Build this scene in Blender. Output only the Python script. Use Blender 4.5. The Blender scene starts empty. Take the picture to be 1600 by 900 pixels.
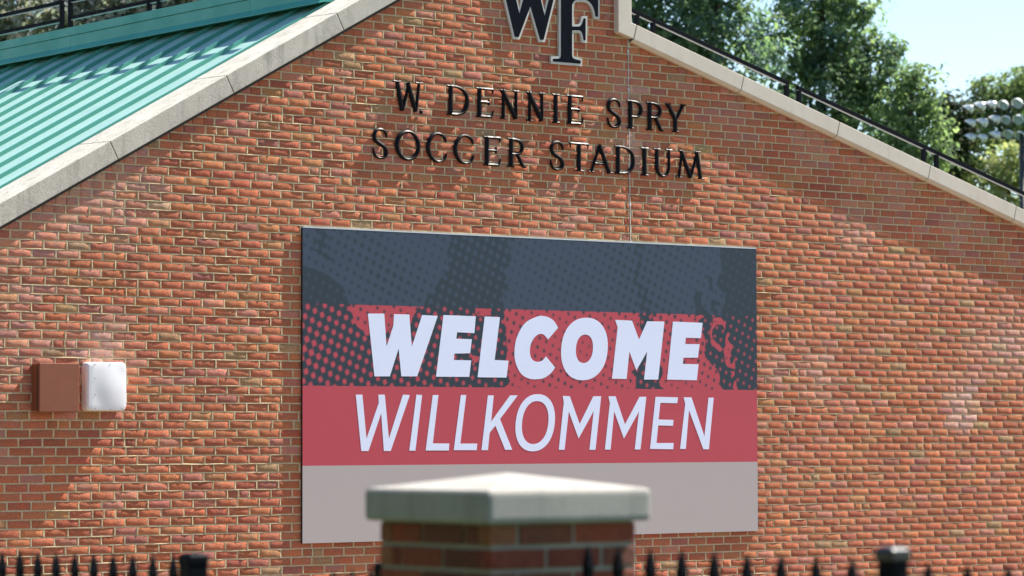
import bpy, bmesh, math, random
import numpy as np
from mathutils import Vector, Matrix
from mathutils.geometry import tessellate_polygon

random.seed(7)
rng = np.random.default_rng(11)
R = math.radians

# ------------------------------------------------------------------ camera, sky, sun, exposure
sc = bpy.context.scene
col = sc.collection
FPX, YAW, PITCH, ROLL, DIST, EYE = 4900.0, R(38.0), math.atan(234 / 4900.0), 0.0026, 26.3, 1.7
FW = Vector((math.sin(YAW) * math.cos(PITCH), math.cos(YAW) * math.cos(PITCH), math.sin(PITCH)))
R0 = Vector((math.cos(YAW), -math.sin(YAW), 0))
U0 = R0.cross(FW)
RT = R0 * math.cos(ROLL) - U0 * math.sin(ROLL)
UP = U0 * math.cos(ROLL) + R0 * math.sin(ROLL)
CAM = Vector((-DIST * math.sin(YAW), -DIST * math.cos(YAW), EYE))

cam = bpy.data.cameras.new('camera')
cam.sensor_width = 36.0
cam.lens = FPX / 1600 * 36.0
cam.clip_start, cam.clip_end = 0.1, 3000
cam.dof.use_dof = True
cam.dof.focus_distance = 26.6
cam.dof.aperture_fstop = 3.9
cob = bpy.data.objects.new('camera', cam)
col.objects.link(cob)
m3 = Matrix((RT, UP, -FW)).transposed()
cob.matrix_world = Matrix.Translation(CAM) @ m3.to_4x4()
sc.camera = cob

SUN = Vector((7.3, -1.0, 9.6)).normalized()
world = bpy.data.worlds.new('World')
sc.world = world
world.use_nodes = True
wn = world.node_tree
sky = wn.nodes.new('ShaderNodeTexSky')
sky.sky_type = 'NISHITA'
sky.sun_disc = False
sky.sun_elevation = math.asin(SUN.z)
sky.sun_rotation = math.atan2(SUN.x, SUN.y)
sky.air_density, sky.dust_density, sky.ozone_density = 1.0, 0.0, 1.6
bg = wn.nodes['Background']
bg.inputs['Strength'].default_value = 0.071
wn.links.new(sky.outputs[0], bg.inputs['Color'])
sl = bpy.data.lights.new('sun', 'SUN')
sl.energy, sl.angle, sl.color = 5.0, R(0.53), (1.0, 0.94, 0.84)
so = bpy.data.objects.new('sun', sl)
so.rotation_euler = SUN.to_track_quat('Z', 'Y').to_euler()
so.location = (20, -10, 30)
col.objects.link(so)
sc.view_settings.view_transform = 'Standard'
sc.view_settings.look = 'None'
sc.view_settings.exposure = 1.5
sc.view_settings.gamma = 1.0


def ray(px, py):
    return FW + RT * ((px - 800) / FPX) - UP * ((py - 450) / FPX)


def onwall(px, py, y=0.0):
    d = ray(px, py)
    return CAM + d * ((y - CAM.y) / d.y)


def atdepth(px, py, z):
    return CAM + ray(px, py) * z


# ------------------------------------------------------------------ helpers
def lin(r, g, b):
    f = lambda c: (c / 255 / 12.92) if c <= 10.3 else ((c / 255 + 0.055) / 1.055) ** 2.4
    return (f(r), f(g), f(b), 1.0)


class Mat:
    def __init__(s, name, color=(0.5, 0.5, 0.5, 1), rough=0.7, metal=0.0, spec=0.5):
        s.m = bpy.data.materials.new(name)
        s.m.use_nodes = True
        s.t = s.m.node_tree
        s.b = s.t.nodes['Principled BSDF']
        s.set('Base Color', color); s.set('Roughness', rough); s.set('Metallic', metal)
        s.set('Specular IOR Level', spec)

    def set(s, k, v):
        if isinstance(v, bpy.types.NodeSocket): s.t.links.new(v, s.b.inputs[k])
        else: s.b.inputs[k].default_value = v

    def n(s, kind, **kw):
        nd = s.t.nodes.new('ShaderNode' + kind)
        for k, v in kw.items(): setattr(nd, k, v)
        return nd

    def inp(s, nd, k, v):
        if isinstance(v, bpy.types.NodeSocket): s.t.links.new(v, nd.inputs[k])
        else: nd.inputs[k].default_value = v

    def coords(s, scale=(1, 1, 1)):
        tc = s.n('NewGeometry'); mp = s.n('Mapping')
        s.inp(mp, 'Vector', tc.outputs['Position']); mp.inputs['Scale'].default_value = scale
        return mp.outputs[0]

    def noise(s, scale, detail=4, rough=0.55, vec=None):
        nd = s.n('TexNoise'); s.inp(nd, 'Vector', vec if vec else s.coords())
        nd.inputs['Scale'].default_value = scale; nd.inputs['Detail'].default_value = detail
        nd.inputs['Roughness'].default_value = rough
        return nd.outputs['Fac']

    def rng(s, v, a, b, c, d):
        nd = s.n('MapRange'); s.inp(nd, 0, v)
        for i, x in enumerate((a, b, c, d)): nd.inputs[i + 1].default_value = x
        return nd.outputs[0]

    def math(s, op, a, b=0.0):
        nd = s.n('Math', operation=op); s.inp(nd, 0, a); s.inp(nd, 1, b)
        return nd.outputs[0]

    def mix(s, f, a, b, mode='MIX'):
        nd = s.n('Mix', data_type='RGBA', blend_type=mode)
        s.inp(nd, 0, f); s.inp(nd, 6, a); s.inp(nd, 7, b)
        return nd.outputs[2]

    def attr(s, name):
        nd = s.n('Attribute'); nd.attribute_name = name
        return nd.outputs['Color']

    def bump(s, h, strength, dist):
        nd = s.n('Bump'); s.inp(nd, 'Height', h)
        nd.inputs['Strength'].default_value = strength; nd.inputs['Distance'].default_value = dist
        s.set('Normal', nd.outputs[0])


def link(name, me, mats, parent=None, smooth=False):
    o = bpy.data.objects.new(name, me)
    for m in (mats if isinstance(mats, (list, tuple)) else [mats]): me.materials.append(m.m)
    col.objects.link(o)
    if parent: o.parent = parent
    if smooth: me.polygons.foreach_set('use_smooth', np.ones(len(me.polygons), bool))
    return o


def base_of(o):
    l = Vector((0, 0, 0))
    while o: l = l + o.location; o = o.parent
    return l


class G:
    """collects world-space geometry; build() links it as one object, local to its parent"""
    def __init__(s): s.v, s.f, s.mi, s.c = [], [], [], []

    def add(s, vs, fs, mi=0, c=None):
        k = len(s.v); s.v += [tuple(v) for v in vs]
        s.f += [tuple(i + k for i in f) for f in fs]; s.mi += [mi] * len(fs)
        return s

    def box(s, a, b, mi=0):
        (x0, y0, z0), (x1, y1, z1) = a, b
        return s.add([(x0, y0, z0), (x1, y0, z0), (x1, y1, z0), (x0, y1, z0), (x0, y0, z1), (x1, y0, z1), (x1, y1, z1), (x0, y1, z1)],
                     [(0, 3, 2, 1), (4, 5, 6, 7), (0, 1, 5, 4), (1, 2, 6, 5), (2, 3, 7, 6), (3, 0, 4, 7)], mi)

    def bar(s, p, q, w, h=None, up=(0, 0, 1), mi=0):
        p, q, up = Vector(p), Vector(q), Vector(up); h = h or w
        d = (q - p).normalized(); sd = d.cross(up).normalized(); u = sd.cross(d)
        vs = [e + sd * a * w / 2 + u * b * h / 2 for e in (p, q) for a, b in ((-1, -1), (1, -1), (1, 1), (-1, 1))]
        return s.add(vs, [(3, 2, 1, 0), (4, 5, 6, 7), (0, 1, 5, 4), (1, 2, 6, 5), (2, 3, 7, 6), (3, 0, 4, 7)], mi)

    def tube(s, pts, rads, n=10, mi=0):
        pts = [Vector(p) for p in pts]; vs, fs = [], []
        for i, p in enumerate(pts):
            d = (pts[min(i + 1, len(pts) - 1)] - pts[max(i - 1, 0)]).normalized()
            a = d.orthogonal().normalized() if i == 0 else (a - d * a.dot(d)).normalized()
            b = d.cross(a)
            vs += [p + (a * math.cos(t * 2 * math.pi / n) + b * math.sin(t * 2 * math.pi / n)) * rads[i] for t in range(n)]
        for i in range(len(pts) - 1):
            for t in range(n):
                u = (t + 1) % n
                fs.append((i * n + t, i * n + u, (i + 1) * n + u, (i + 1) * n + t))
        fs += [tuple(range(n))[::-1], tuple(range((len(pts) - 1) * n, len(pts) * n))]
        return s.add(vs, fs, mi)

    def build(s, name, mats, parent=None, smooth=False, bevel=0.0, seg=2):
        off = base_of(parent); me = bpy.data.meshes.new(name)
        me.from_pydata([(v[0] - off.x, v[1] - off.y, v[2] - off.z) for v in s.v], [], s.f)
        me.polygons.foreach_set('material_index', s.mi)
        if bevel:
            bm = bmesh.new(); bm.from_mesh(me)
            bmesh.ops.bevel(bm, geom=[e for e in bm.edges if e.is_manifold and e.calc_face_angle() > 0.35], offset=bevel, segments=seg, profile=0.6, affect='EDGES')
            bm.to_mesh(me); bm.free()
        me.update()
        return link(name, me, mats, parent, smooth)


def prism(poly, y0, y1, holes=()):
    """a polygon in (x, z) as a plate between two y planes (y1 in front)"""
    loops = [list(poly)] + [list(h) for h in holes]
    flat = [p for l in loops for p in l]
    tris = tessellate_polygon([[Vector((p[0], p[1], 0)) for p in l] for l in loops])
    g = G(); n = len(flat)
    vs = [(p[0], y1, p[1]) for p in flat] + [(p[0], y0, p[1]) for p in flat]
    fs = []
    for t in tris:
        a, b, c = [flat[i] for i in t]
        ccw = (b[0] - a[0]) * (c[1] - a[1]) - (b[1] - a[1]) * (c[0] - a[0]) > 0
        t = tuple(t) if ccw else tuple(t)[::-1]
        fs += [t, tuple(i + n for i in t[::-1])]
    k = 0
    for l in loops:
        area = sum(l[i][0] * l[(i + 1) % len(l)][1] - l[(i + 1) % len(l)][0] * l[i][1] for i in range(len(l)))
        sgn = (area > 0) == (l is loops[0])
        for i in range(len(l)):
            a, b = k + i, k + (i + 1) % len(l)
            fs.append((a, a + n, b + n, b) if sgn else (b, b + n, a + n, a))
        k += len(l)
    return g.add(vs, fs)


def tag(o, label=None, cat=None, group=None, kind=None):
    if label: o['label'] = label
    if cat: o['category'] = cat
    if group: o['group'] = group
    if kind: o['kind'] = kind
    return o


def thing(name, loc, label, cat, group=None):
    o = bpy.data.objects.new(name, None)
    o.location = loc; o.empty_display_size = 0.2
    col.objects.link(o)
    return tag(o, label, cat, group)


# ------------------------------------------------------------------ materials
M = {}
k = M['brick'] = Mat('brick', rough=0.88, spec=0.25)
tint = k.attr('tint')
v1 = k.noise(9, 4, 0.6, k.coords((1.9, 1.9, 0.35)))
v2 = k.noise(60, 5, 0.7)
v3 = k.noise(1.1, 3)
c = k.mix(k.rng(v1, 0.40, 0.66, 0, 0.75), tint, k.mix(1.0, tint, (1.25, 0.95, 0.72, 1), 'MULTIPLY'))
c = k.mix(k.rng(v2, 0.25, 0.8, 0, 1), k.mix(1.0, c, (0.62, 0.57, 0.56, 1), 'MULTIPLY'), k.mix(1.0, c, (1.28, 1.33, 1.36, 1), 'MULTIPLY'))
c = k.mix(k.rng(v3, 0.4, 0.75, 0, 0.35), c, k.mix(1.0, c, (1.12, 1.2, 1.4, 1), 'MULTIPLY'))


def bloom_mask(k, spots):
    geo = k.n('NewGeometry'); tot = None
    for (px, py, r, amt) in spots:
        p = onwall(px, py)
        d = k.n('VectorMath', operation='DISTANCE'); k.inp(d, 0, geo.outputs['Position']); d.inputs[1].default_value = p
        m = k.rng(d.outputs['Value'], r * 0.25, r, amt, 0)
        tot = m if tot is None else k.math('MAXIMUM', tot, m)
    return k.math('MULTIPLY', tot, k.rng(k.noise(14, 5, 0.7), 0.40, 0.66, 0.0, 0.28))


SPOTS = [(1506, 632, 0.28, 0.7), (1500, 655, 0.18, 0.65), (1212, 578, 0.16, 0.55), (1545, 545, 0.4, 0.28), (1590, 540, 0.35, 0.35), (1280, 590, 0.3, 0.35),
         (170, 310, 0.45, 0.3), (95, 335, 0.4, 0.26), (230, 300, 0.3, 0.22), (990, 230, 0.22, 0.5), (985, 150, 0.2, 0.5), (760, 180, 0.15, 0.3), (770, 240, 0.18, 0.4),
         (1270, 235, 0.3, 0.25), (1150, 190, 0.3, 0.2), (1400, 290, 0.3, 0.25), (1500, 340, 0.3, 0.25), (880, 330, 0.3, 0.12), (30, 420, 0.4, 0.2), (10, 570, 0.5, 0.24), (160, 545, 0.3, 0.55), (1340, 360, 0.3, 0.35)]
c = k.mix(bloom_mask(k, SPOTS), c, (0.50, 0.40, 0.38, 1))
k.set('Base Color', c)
h = k.math('ADD', k.math('MULTIPLY', k.noise(75, 6, 0.75), 0.75), k.math('MULTIPLY', k.noise(260, 3, 0.6), 0.25))
k.bump(h, 1.0, 0.009)

k = M['mortar'] = Mat('mortar', rough=0.95, spec=0.15)
c = k.mix(k.rng(k.noise(18, 5), 0.3, 0.7, 0, 1), (0.45, 0.345, 0.195, 1), (0.60, 0.50, 0.33, 1))
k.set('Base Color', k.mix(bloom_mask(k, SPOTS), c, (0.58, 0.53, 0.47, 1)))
k.bump(k.noise(220, 4, 0.7), 0.5, 0.004)


def stone(name, a, b, dirt=(0.3, 0.29, 0.26, 1), amt=0.5, rough=0.9, pits=0.35, bump=0.4):
    k = M[name] = Mat(name, rough=rough, spec=0.25)
    c = k.mix(k.rng(k.noise(3.5, 6, 0.65), 0.3, 0.7, 0, 1), a, b)
    c = k.mix(k.math('MULTIPLY', k.rng(k.noise(7, 8, 0.75), 0.5, 0.72, 0, 1), amt), c, dirt)
    c = k.mix(k.math('MULTIPLY', k.rng(k.noise(5, 5, 0.7, k.coords((2.2, 2.2, 0.35))), 0.50, 0.68, 0, 1), amt * 0.8), c, dirt)
    p = k.rng(k.noise(85, 3, 0.6), 0.62, 0.72, 0, 1)
    c = k.mix(k.math('MULTIPLY', p, pits), c, dirt)
    k.set('Base Color', c)
    k.bump(k.math('SUBTRACT', k.noise(70, 6, 0.75), k.math('MULTIPLY', p, 0.4)), bump, 0.006)
    return k


stone('limestone_weathered', (0.44, 0.415, 0.365, 1), (0.60, 0.565, 0.495, 1), (0.20, 0.19, 0.165, 1), 0.6, pits=0.6, bump=0.8)
stone('limestone_clean', (0.58, 0.52, 0.445, 1), (0.66, 0.60, 0.52, 1), (0.43, 0.37, 0.30, 1), 0.25, pits=0.15, bump=0.25)
stone('cast_stone', (0.30, 0.283, 0.262, 1), (0.41, 0.388, 0.357, 1), (0.20, 0.20, 0.18, 1), 0.6, pits=0.4, bump=0.6)
stone('pillar_mortar', (0.24, 0.225, 0.18, 1), (0.33, 0.31, 0.25, 1), (0.17, 0.16, 0.13, 1), 0.3)
stone('tan_paving', (0.17, 0.118, 0.080, 1), (0.22, 0.158, 0.108, 1), (0.12, 0.088, 0.064, 1), 0.4)
stone('concrete', (0.36, 0.34, 0.31, 1), (0.47, 0.45, 0.41, 1), (0.26, 0.25, 0.23, 1), 0.4)
k = M['dark_flashing'] = Mat('dark_flashing', (0.03, 0.03, 0.028, 1), 0.8)
M['joint_dark'] = Mat('joint_dark', (0.16, 0.15, 0.135, 1), 0.9)
k = M['sealant'] = Mat('sealant', (0.50, 0.49, 0.47, 1), 0.7)
k.set('Base Color', k.mix(k.noise(25, 4), (0.36, 0.34, 0.33, 1), (0.62, 0.61, 0.6, 1)))


def paint(name, colr, rough, var=0.12, bump=0.05, scale=6, spec=0.5, metal=0.0):
    k = M[name] = Mat(name, colr, rough, metal, spec)
    d = tuple(x * (1 - var) for x in colr[:3]) + (1,); l = tuple(min(1, x * (1 + var)) for x in colr[:3]) + (1,)
    k.set('Base Color', k.mix(k.rng(k.noise(scale, 6, 0.65), 0.3, 0.7, 0, 1), d, l))
    k.set('Roughness', k.rng(k.noise(scale * 2.3, 5), 0.3, 0.7, rough * 0.8, min(1, rough * 1.25)))
    if bump: k.bump(k.noise(scale * 12, 3), bump, 0.003)
    return k


paint('green_metal', (0.30, 0.475, 0.44, 1), 0.4, 0.04, 0.0, 1.6)
paint('green_seam', (0.085, 0.32, 0.25, 1), 0.45, 0.06, 0.0, 2)
paint('teal_fascia', (0.030, 0.285, 0.235, 1), 0.42, 0.07, 0.02, 2)
paint('black_paint', (0.0025, 0.0035, 0.006, 1), 0.55, 0.2, 0.03, 8, spec=0.06)
paint('letter_black', (0.0025, 0.003, 0.006, 1), 0.46, 0.15, 0.0, 9, spec=0.13)
paint('logo_black', (0.003, 0.005, 0.011, 1), 0.7, 0.15, 0.0, 9, spec=0.05)
paint('logo_grey', (0.50, 0.49, 0.46, 1), 0.6, 0.08, 0.0, 9)
paint('box_brown', (0.215, 0.066, 0.029, 1), 0.55, 0.07, 0.02, 5)
M['box_white'] = Mat('box_white', (0.76, 0.77, 0.80, 1), 0.48)
paint('screw_grey', (0.12, 0.12, 0.12, 1), 0.5, 0.1, 0)
paint('banner_white', (0.68, 0.75, 0.94, 1), 0.5, 0.015, 0.0, 3)
paint('panel_edge', (0.55, 0.58, 0.62, 1), 0.4, 0.1, 0.0, 9)
paint('panel_back', (0.02, 0.02, 0.02, 1), 0.6, 0.1, 0)
paint('cap_gloss', (0.005, 0.006, 0.009, 1), 0.33, 0.1, 0.0, 8, spec=0.6)
paint('rail_bounce_grey', (0.20, 0.20, 0.205, 1), 0.5, 0.1, 0.0, 8)  # grey standing in for light bounced onto the rail undersides
paint('lamp_lens_dark', (0.03, 0.045, 0.06, 1), 0.15, 0.1, 0, spec=0.7)
paint('pole_dark', (0.03, 0.035, 0.04, 1), 0.5, 0.1, 0)
paint('lamp_housing', (0.60, 0.62, 0.64, 1), 0.3, 0.05, 0, metal=0.5)
paint('lamp_lens_skylit', (0.20, 0.27, 0.32, 1), 0.15, 0.1, 0, spec=0.7)  # sky reflection put into the colour of the camera-facing lenses
paint('lamp_visor', (0.72, 0.74, 0.76, 1), 0.35, 0.05, 0)
k = M['banner_print'] = Mat('banner_print', rough=0.5, spec=0.4)
pr = k.attr('ink')
k.set('Base Color', k.mix(k.rng(k.noise(1.7, 5), 0.3, 0.7, 0, 0.10), pr, k.mix(1.0, pr, (0.8, 0.8, 0.82, 1), 'MULTIPLY')))
k = M['bark'] = Mat('bark', rough=0.9)
k.set('Base Color', k.mix(k.noise(4, 6, 0.7, k.coords((3, 3, 0.5))), (0.04, 0.03, 0.022, 1), (0.14, 0.11, 0.085, 1)))
k.bump(k.noise(9, 5, 0.7, k.coords((3, 3, 0.6))), 0.8, 0.05)
k = M['leaf'] = Mat('leaf', rough=0.6, spec=0.12)
lt = k.attr('tint')
k.set('Base Color', lt)
tr = k.n('BsdfTranslucent'); k.t.links.new(k.mix(1.0, lt, (1.15, 1.25, 0.75, 1), 'MULTIPLY'), tr.inputs['Color'])
ad = k.n('MixShader'); ad.inputs[0].default_value = 0.62
k.t.links.new(k.b.outputs[0], ad.inputs[1]); k.t.links.new(tr.outputs[0], ad.inputs[2])
k.t.links.new(ad.outputs[0], k.t.nodes['Material Output'].inputs['Surface'])
k = M['grass'] = Mat('grass', rough=0.9)
k.set('Base Color', k.mix(k.noise(3, 8, 0.7), (0.035, 0.07, 0.018, 1), (0.10, 0.14, 0.04, 1)))
k.bump(k.noise(60, 4, 0.7), 0.8, 0.03)
# plain walls of the building that face away from the photo: brick coursing as a pattern
k = M['brick_far'] = Mat('brick_far', rough=0.9)
bt = k.n('TexBrick'); tcx = k.n('NewGeometry')
sx = k.n('SeparateXYZ'); k.inp(sx, 0, tcx.outputs['Position']); cx_ = k.n('CombineXYZ')
k.inp(cx_, 0, k.math('ADD', sx.outputs[0], sx.outputs[1])); k.inp(cx_, 1, sx.outputs[2]); k.inp(bt, 'Vector', cx_.outputs[0])
for n_, v_ in (('Color1', (0.36, 0.11, 0.05, 1)), ('Color2', (0.28, 0.10, 0.055, 1)), ('Mortar', (0.42, 0.36, 0.25, 1)), ('Scale', 1.0), ('Mortar Size', 0.005), ('Brick Width', 0.2032), ('Row Height', 0.0677)):
    bt.inputs[n_].default_value = v_
k.set('Base Color', bt.outputs[0])

# ------------------------------------------------------------------ ground
g = G(); g.add([(-700, -700, 0), (700, -700, 0), (700, 900, 0), (-700, 900, 0)], [(0, 1, 2, 3)])
tag(g.build('ground', M['grass']), kind='structure')
g = G(); g.box((-40, -10.6, -0.1), (30, -0.05, 0.02))
tag(g.build('pavement', M['tan_paving']), kind='structure')

# ------------------------------------------------------------------ the brick stadium building
SL, SR = 0.5503, -0.2875            # rake slopes
zl = lambda x: 3.276 + SL * (x + 4.859)      # underside of the left coping
zr = lambda x: 5.159 + SR * (x - 1.269)      # underside of the right coping
XA, XB, XP, XV = -6.6, 8.2, 0.55, 1.154      # wall ends, peak, vertical step
ZPK = zl(XP)
ZV = ZPK - SL * (XV - XP)


def wall_top(x):
    if x < XP: return zl(x)
    if x < XV: return ZPK - SL * (x - XP)
    return zr(x)


bld = thing('stadium_building', (0, 0, 0), 'red brick stadium building with stone-capped gable and green metal roof', 'building')

CO, BL, JT = 0.0677, 0.2032, 0.0116
Z0 = 3.128 - 46 * CO
PAL = [((0.47, 0.165, 0.088), 34), ((0.51, 0.185, 0.105), 26), ((0.44, 0.140, 0.086), 11), ((0.53, 0.215, 0.105), 10), ((0.51, 0.225, 0.165), 8),
       ((0.47, 0.235, 0.115), 4), ((0.40, 0.265, 0.145), 2.0), ((0.42, 0.165, 0.130), 5)]
pw = np.array([p[1] for p in PAL], float); pw /= pw.sum()
US = np.array([0, 0.024, 0.34, 0.66, 0.976, 1.0]); VS = np.array([0, 0.085, 0.5, 0.915, 1.0])
bv, bf, bc = [], [], []
gi = [(i + 6 * j, i + 1 + 6 * j, i + 7 + 6 * j, i + 6 + 6 * j) for j in range(4) for i in range(5)]
ring = [0, 1, 2, 3, 4, 5, 11, 17, 23, 29, 28, 27, 26, 25, 24, 18, 12, 6]
gs = [(ring[(i + 1) % 18], ring[i], 30 + i, 30 + (i + 1) % 18) for i in range(18)]
heads = []


def brick(x, z, w, hgt):
    jx, jz = rng.normal(0, 0.0013, 2)
    ty, tx = rng.normal(0.004, 0.0055), rng.normal(0, 0.0032)
    off = rng.normal(0, 0.0006) - 0.0006
    px = x + US * w + jx; pz = z + VS * hgt + jz
    X_, Z_ = np.meshgrid(px, pz)
    U_, V_ = np.meshgrid(US, VS)
    Y_ = off + (V_ - 0.5) * hgt * ty + (U_ - 0.5) * w * tx + rng.normal(0, 0.00045, U_.shape)
    ed = np.zeros_like(U_, bool); ed[0], ed[-1], ed[:, 0], ed[:, -1] = True, True, True, True
    Y_[ed] += 0.0018 + np.abs(rng.normal(0, 0.0010, ed.sum()))
    X_ = X_ + ed * rng.normal(0, 0.0010, U_.shape); Z_ = Z_ + ed * rng.normal(0, 0.00045, U_.shape)
    for a in (0, -1):
        for b in (0, -1): Y_[a, b] += abs(rng.normal(0.0015, 0.0015))
    k0 = len(bv) * 48
    f = np.stack([X_.ravel(), Y_.ravel(), Z_.ravel()], 1)
    bk = f[ring].copy(); bk[:, 1] = 0.03
    bv.append(np.vstack([f, bk]))
    bf.extend(tuple(i + k0 for i in q) for q in gi); bf.extend(tuple(i + k0 for i in q) for q in gs)
    c = np.array((0.86, 0.85, 0.83)) * np.array(PAL[rng.choice(len(PAL), p=pw)][0]) * rng.normal(1, 0.065) * (1 + rng.normal(0, 0.025, 3))
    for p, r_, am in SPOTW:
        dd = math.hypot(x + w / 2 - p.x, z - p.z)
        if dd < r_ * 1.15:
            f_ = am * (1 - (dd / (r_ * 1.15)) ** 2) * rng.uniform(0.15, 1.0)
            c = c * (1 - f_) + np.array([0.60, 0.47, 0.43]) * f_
    bc.append(np.clip(c, 0.02, 0.8))


SPOTW = [(onwall(a_, b_), r_, am_) for a_, b_, r_, am_ in SPOTS]
nk = int((ZPK + 0.4 - Z0) / CO)
XJ = 1.292                                      # the vertical sealant joint
for r in range(nk):
    zb = Z0 + r * CO + JT / 2
    hgt = CO - JT
    x = XA + (0 if r % 2 else -BL / 2) + rng.normal(0, 0.011)
    while x < XB:
        w = BL + float(np.clip(rng.normal(0, 0.0022), -0.004, 0.004))
        u = rng.random()
        cuts = [(x + JT / 2, w - JT)]
        if u < 0.03: cuts = [(x + JT / 2, w / 2 - JT), (x + w / 2 + JT / 2, w / 2 - JT)]; halved = True
        else: halved = False
        if x < XJ < x + w: cuts = [(a, b) for a, b in ((x + JT / 2, XJ - 0.005 - x - JT / 2), (XJ + 0.005, x + w - JT / 2 - XJ - 0.005)) if b > 0.02]
        near = min(wall_top(x), wall_top(x + w)) < zb + hgt + 0.03
        if near: cuts = [(a + i * b / 2, b / 2) for a, b in cuts for i in (0, 1)]
        for a, b in cuts:
            a = max(a, XA); 
            if max(wall_top(a), wall_top(a + b)) < zb or zb + hgt < 0: continue
            # keep stones out of the open notch right of the step
            if a + b > XV and a < XV and zb > zr(XV) - 0.02:
                b = XV - a - 0.002
                if b < 0.03: continue
            brick(a, zb, b, hgt)
        if not near and x > XA:
            heads.append((x, zb, hgt))
            if halved: heads.append((x + w / 2, zb, hgt))
        x += w
bv = np.vstack(bv); bc = np.array(bc)
me = bpy.data.meshes.new('brickwork')
me.from_pydata(bv.tolist(), [], bf)
at = me.attributes.new('tint', 'FLOAT_COLOR', 'POINT')
cc = np.ones((len(bv), 4), np.float32); cc[:, :3] = np.repeat(bc, 48, 0)
at.data.foreach_set('color', cc.ravel())
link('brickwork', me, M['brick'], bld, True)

# mortar: bed joints lean out over the brick below, head joints are tooled unevenly
mv, mf = [], []


def strip(rows, k0=None):
    n = len(rows[0]); b = sum(len(a) for a in mv)
    mv.append(np.vstack(rows))
    for j in range(len(rows) - 1):
        for i in range(n - 1):
            a = b + j * n + i
            mf.append((a, a + 1, a + n + 1, a + n))


def walk(n, s):
    a = rng.normal(0, 1, n); kx = np.ones(5) / 5
    return np.convolve(a, kx, 'same') * s * 2.2


for r in range(nk + 1):
    z = Z0 + r * CO
    if z < 0: continue
    xs = np.arange(XA, XB, 0.034)
    xs = xs[[wall_top(x) > z - 0.01 for x in xs]]
    if len(xs) < 3: continue
    seg = np.split(xs, np.where(np.diff(xs) > 0.05)[0] + 1)
    for xs in seg:
        n = len(xs)
        if n < 3: continue
        lip = walk(n, 0.0012) * np.interp(xs, [-4, 2, 5], [1.25, 1.0, 0.6]) + np.interp(xs, [-4, 2, 5], [-0.0002, 0.0006, 0.0019]) + rng.normal(0, 0.0004, n)
        zz = walk(n, 0.0009)
        row = lambda dz, y: np.stack([xs, y, np.full(n, z) + dz + zz], 1)
        strip([row(-0.0068 + walk(n, 0.0007), 0.0016 + lip * 0.5), row(-0.0045, -0.0012 + lip), row(0.001, 0.0022 + lip * 0.6), row(0.0062, 0.0044 + walk(n, 0.0006))])
for (x, zb, hgt) in heads:
    zs = np.linspace(zb - 0.002, zb + hgt + 0.002, 4)
    o = rng.normal(0, 0.0012); o2 = rng.normal(0, 0.0014)
    q = lambda dx, y: np.stack([np.full(4, x + dx) + rng.normal(0, 0.0005, 4), y + rng.normal(0, 0.0004, 4), zs], 1)
    hb = float(np.interp(x, [-3, 2, 4.5], [-0.0015, -0.0008, 0.0026]))
    rows = [q(0.0072, hb + 0.0016 + o * 0.6), q(0.001, hb - 0.0006 + o2), q(-0.0072, hb + 0.0012 - o * 0.6)]
    b = sum(len(a) for a in mv); mv.append(np.vstack(rows))
    for j in range(2):
        for i in range(3):
            a = b + j * 4 + i; mf.append((a, a + 1, a + 5, a + 4))
me = bpy.data.meshes.new('mortar_joints')
me.from_pydata(np.vstack(mv).tolist(), [], mf)
link('mortar_joints', me, M['mortar'], bld, True)
outline = [(XA, 0), (XB, 0), (XB, zr(XB)), (XV, zr(XV)), (XV, ZV), (XP, ZPK), (XA, zl(XA))]
prism(outline, 0.40, 0.0095).build('gable_wall', M['mortar'], bld)

# sealed movement joint running down from the coping kneeler to the banner
g = G(); zs = np.linspace(0.05, 5.15, 170)
for i in range(len(zs) - 1):
    w0 = 0.0045 + (0.006 if (i * 7919) % 11 == 0 else 0) + 0.0015 * rng.random()
    x0 = 1.283 + (5.16 - zs[i]) * 0.0095
    x1 = 1.283 + (5.16 - zs[i + 1]) * 0.0095
    g.add([(x0 - w0, -0.0035, zs[i]), (x0, -0.007, zs[i]), (x0 + w0, -0.0035, zs[i]), (x1 - w0, -0.0035, zs[i + 1]), (x1, -0.007, zs[i + 1]), (x1 + w0, -0.0035, zs[i + 1])], [(0, 1, 4, 3), (1, 2, 5, 4)])
g.build('sealant_joint', M['sealant'], bld)


def coping_run(x_list, fz, slope, prof, mat, name='coping_stone', miter=None):
    al = math.atan(slope); sd = Vector((math.cos(al), 0, math.sin(al))); nd = Vector((-math.sin(al), 0, math.cos(al)))
    for i in range(len(x_list) - 1):
        pts = []
        for e, x in ((0.0035, x_list[i]), (-0.0035, x_list[i + 1])):
            p = Vector((x, 0, fz(x))) + sd * e
            pts.append([p + nd * n + Vector((0, y, 0)) for y, n in prof])
        n = len(prof)
        g = G(); g.add(pts[0] + pts[1], [tuple(range(n)), tuple(range(n, 2 * n))[::-1]] + [(j, j + n, (j + 1) % n + n, (j + 1) % n) for j in range(n)])
        g.build(name, mat, bld, bevel=0.005)
    # bedding mortar in the joints
    g = G(); pts = []
    for x in (x_list[0], x_list[-1]):
        p = Vector((x, 0, fz(x)))
        pts.append([p + nd * (n - 0.006 if n > 0.1 else n + 0.004) + Vector((0, y + (0.006 if y < 0.1 else -0.006), 0)) for y, n in prof])
    n = len(prof)
    g.add(pts[0] + pts[1], [tuple(range(n)), tuple(range(n, 2 * n))[::-1]] + [(j, j + n, (j + 1) % n + n, (j + 1) % n) for j in range(n)])
    g.build('coping_mortar', M['joint_dark'], bld)


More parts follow.
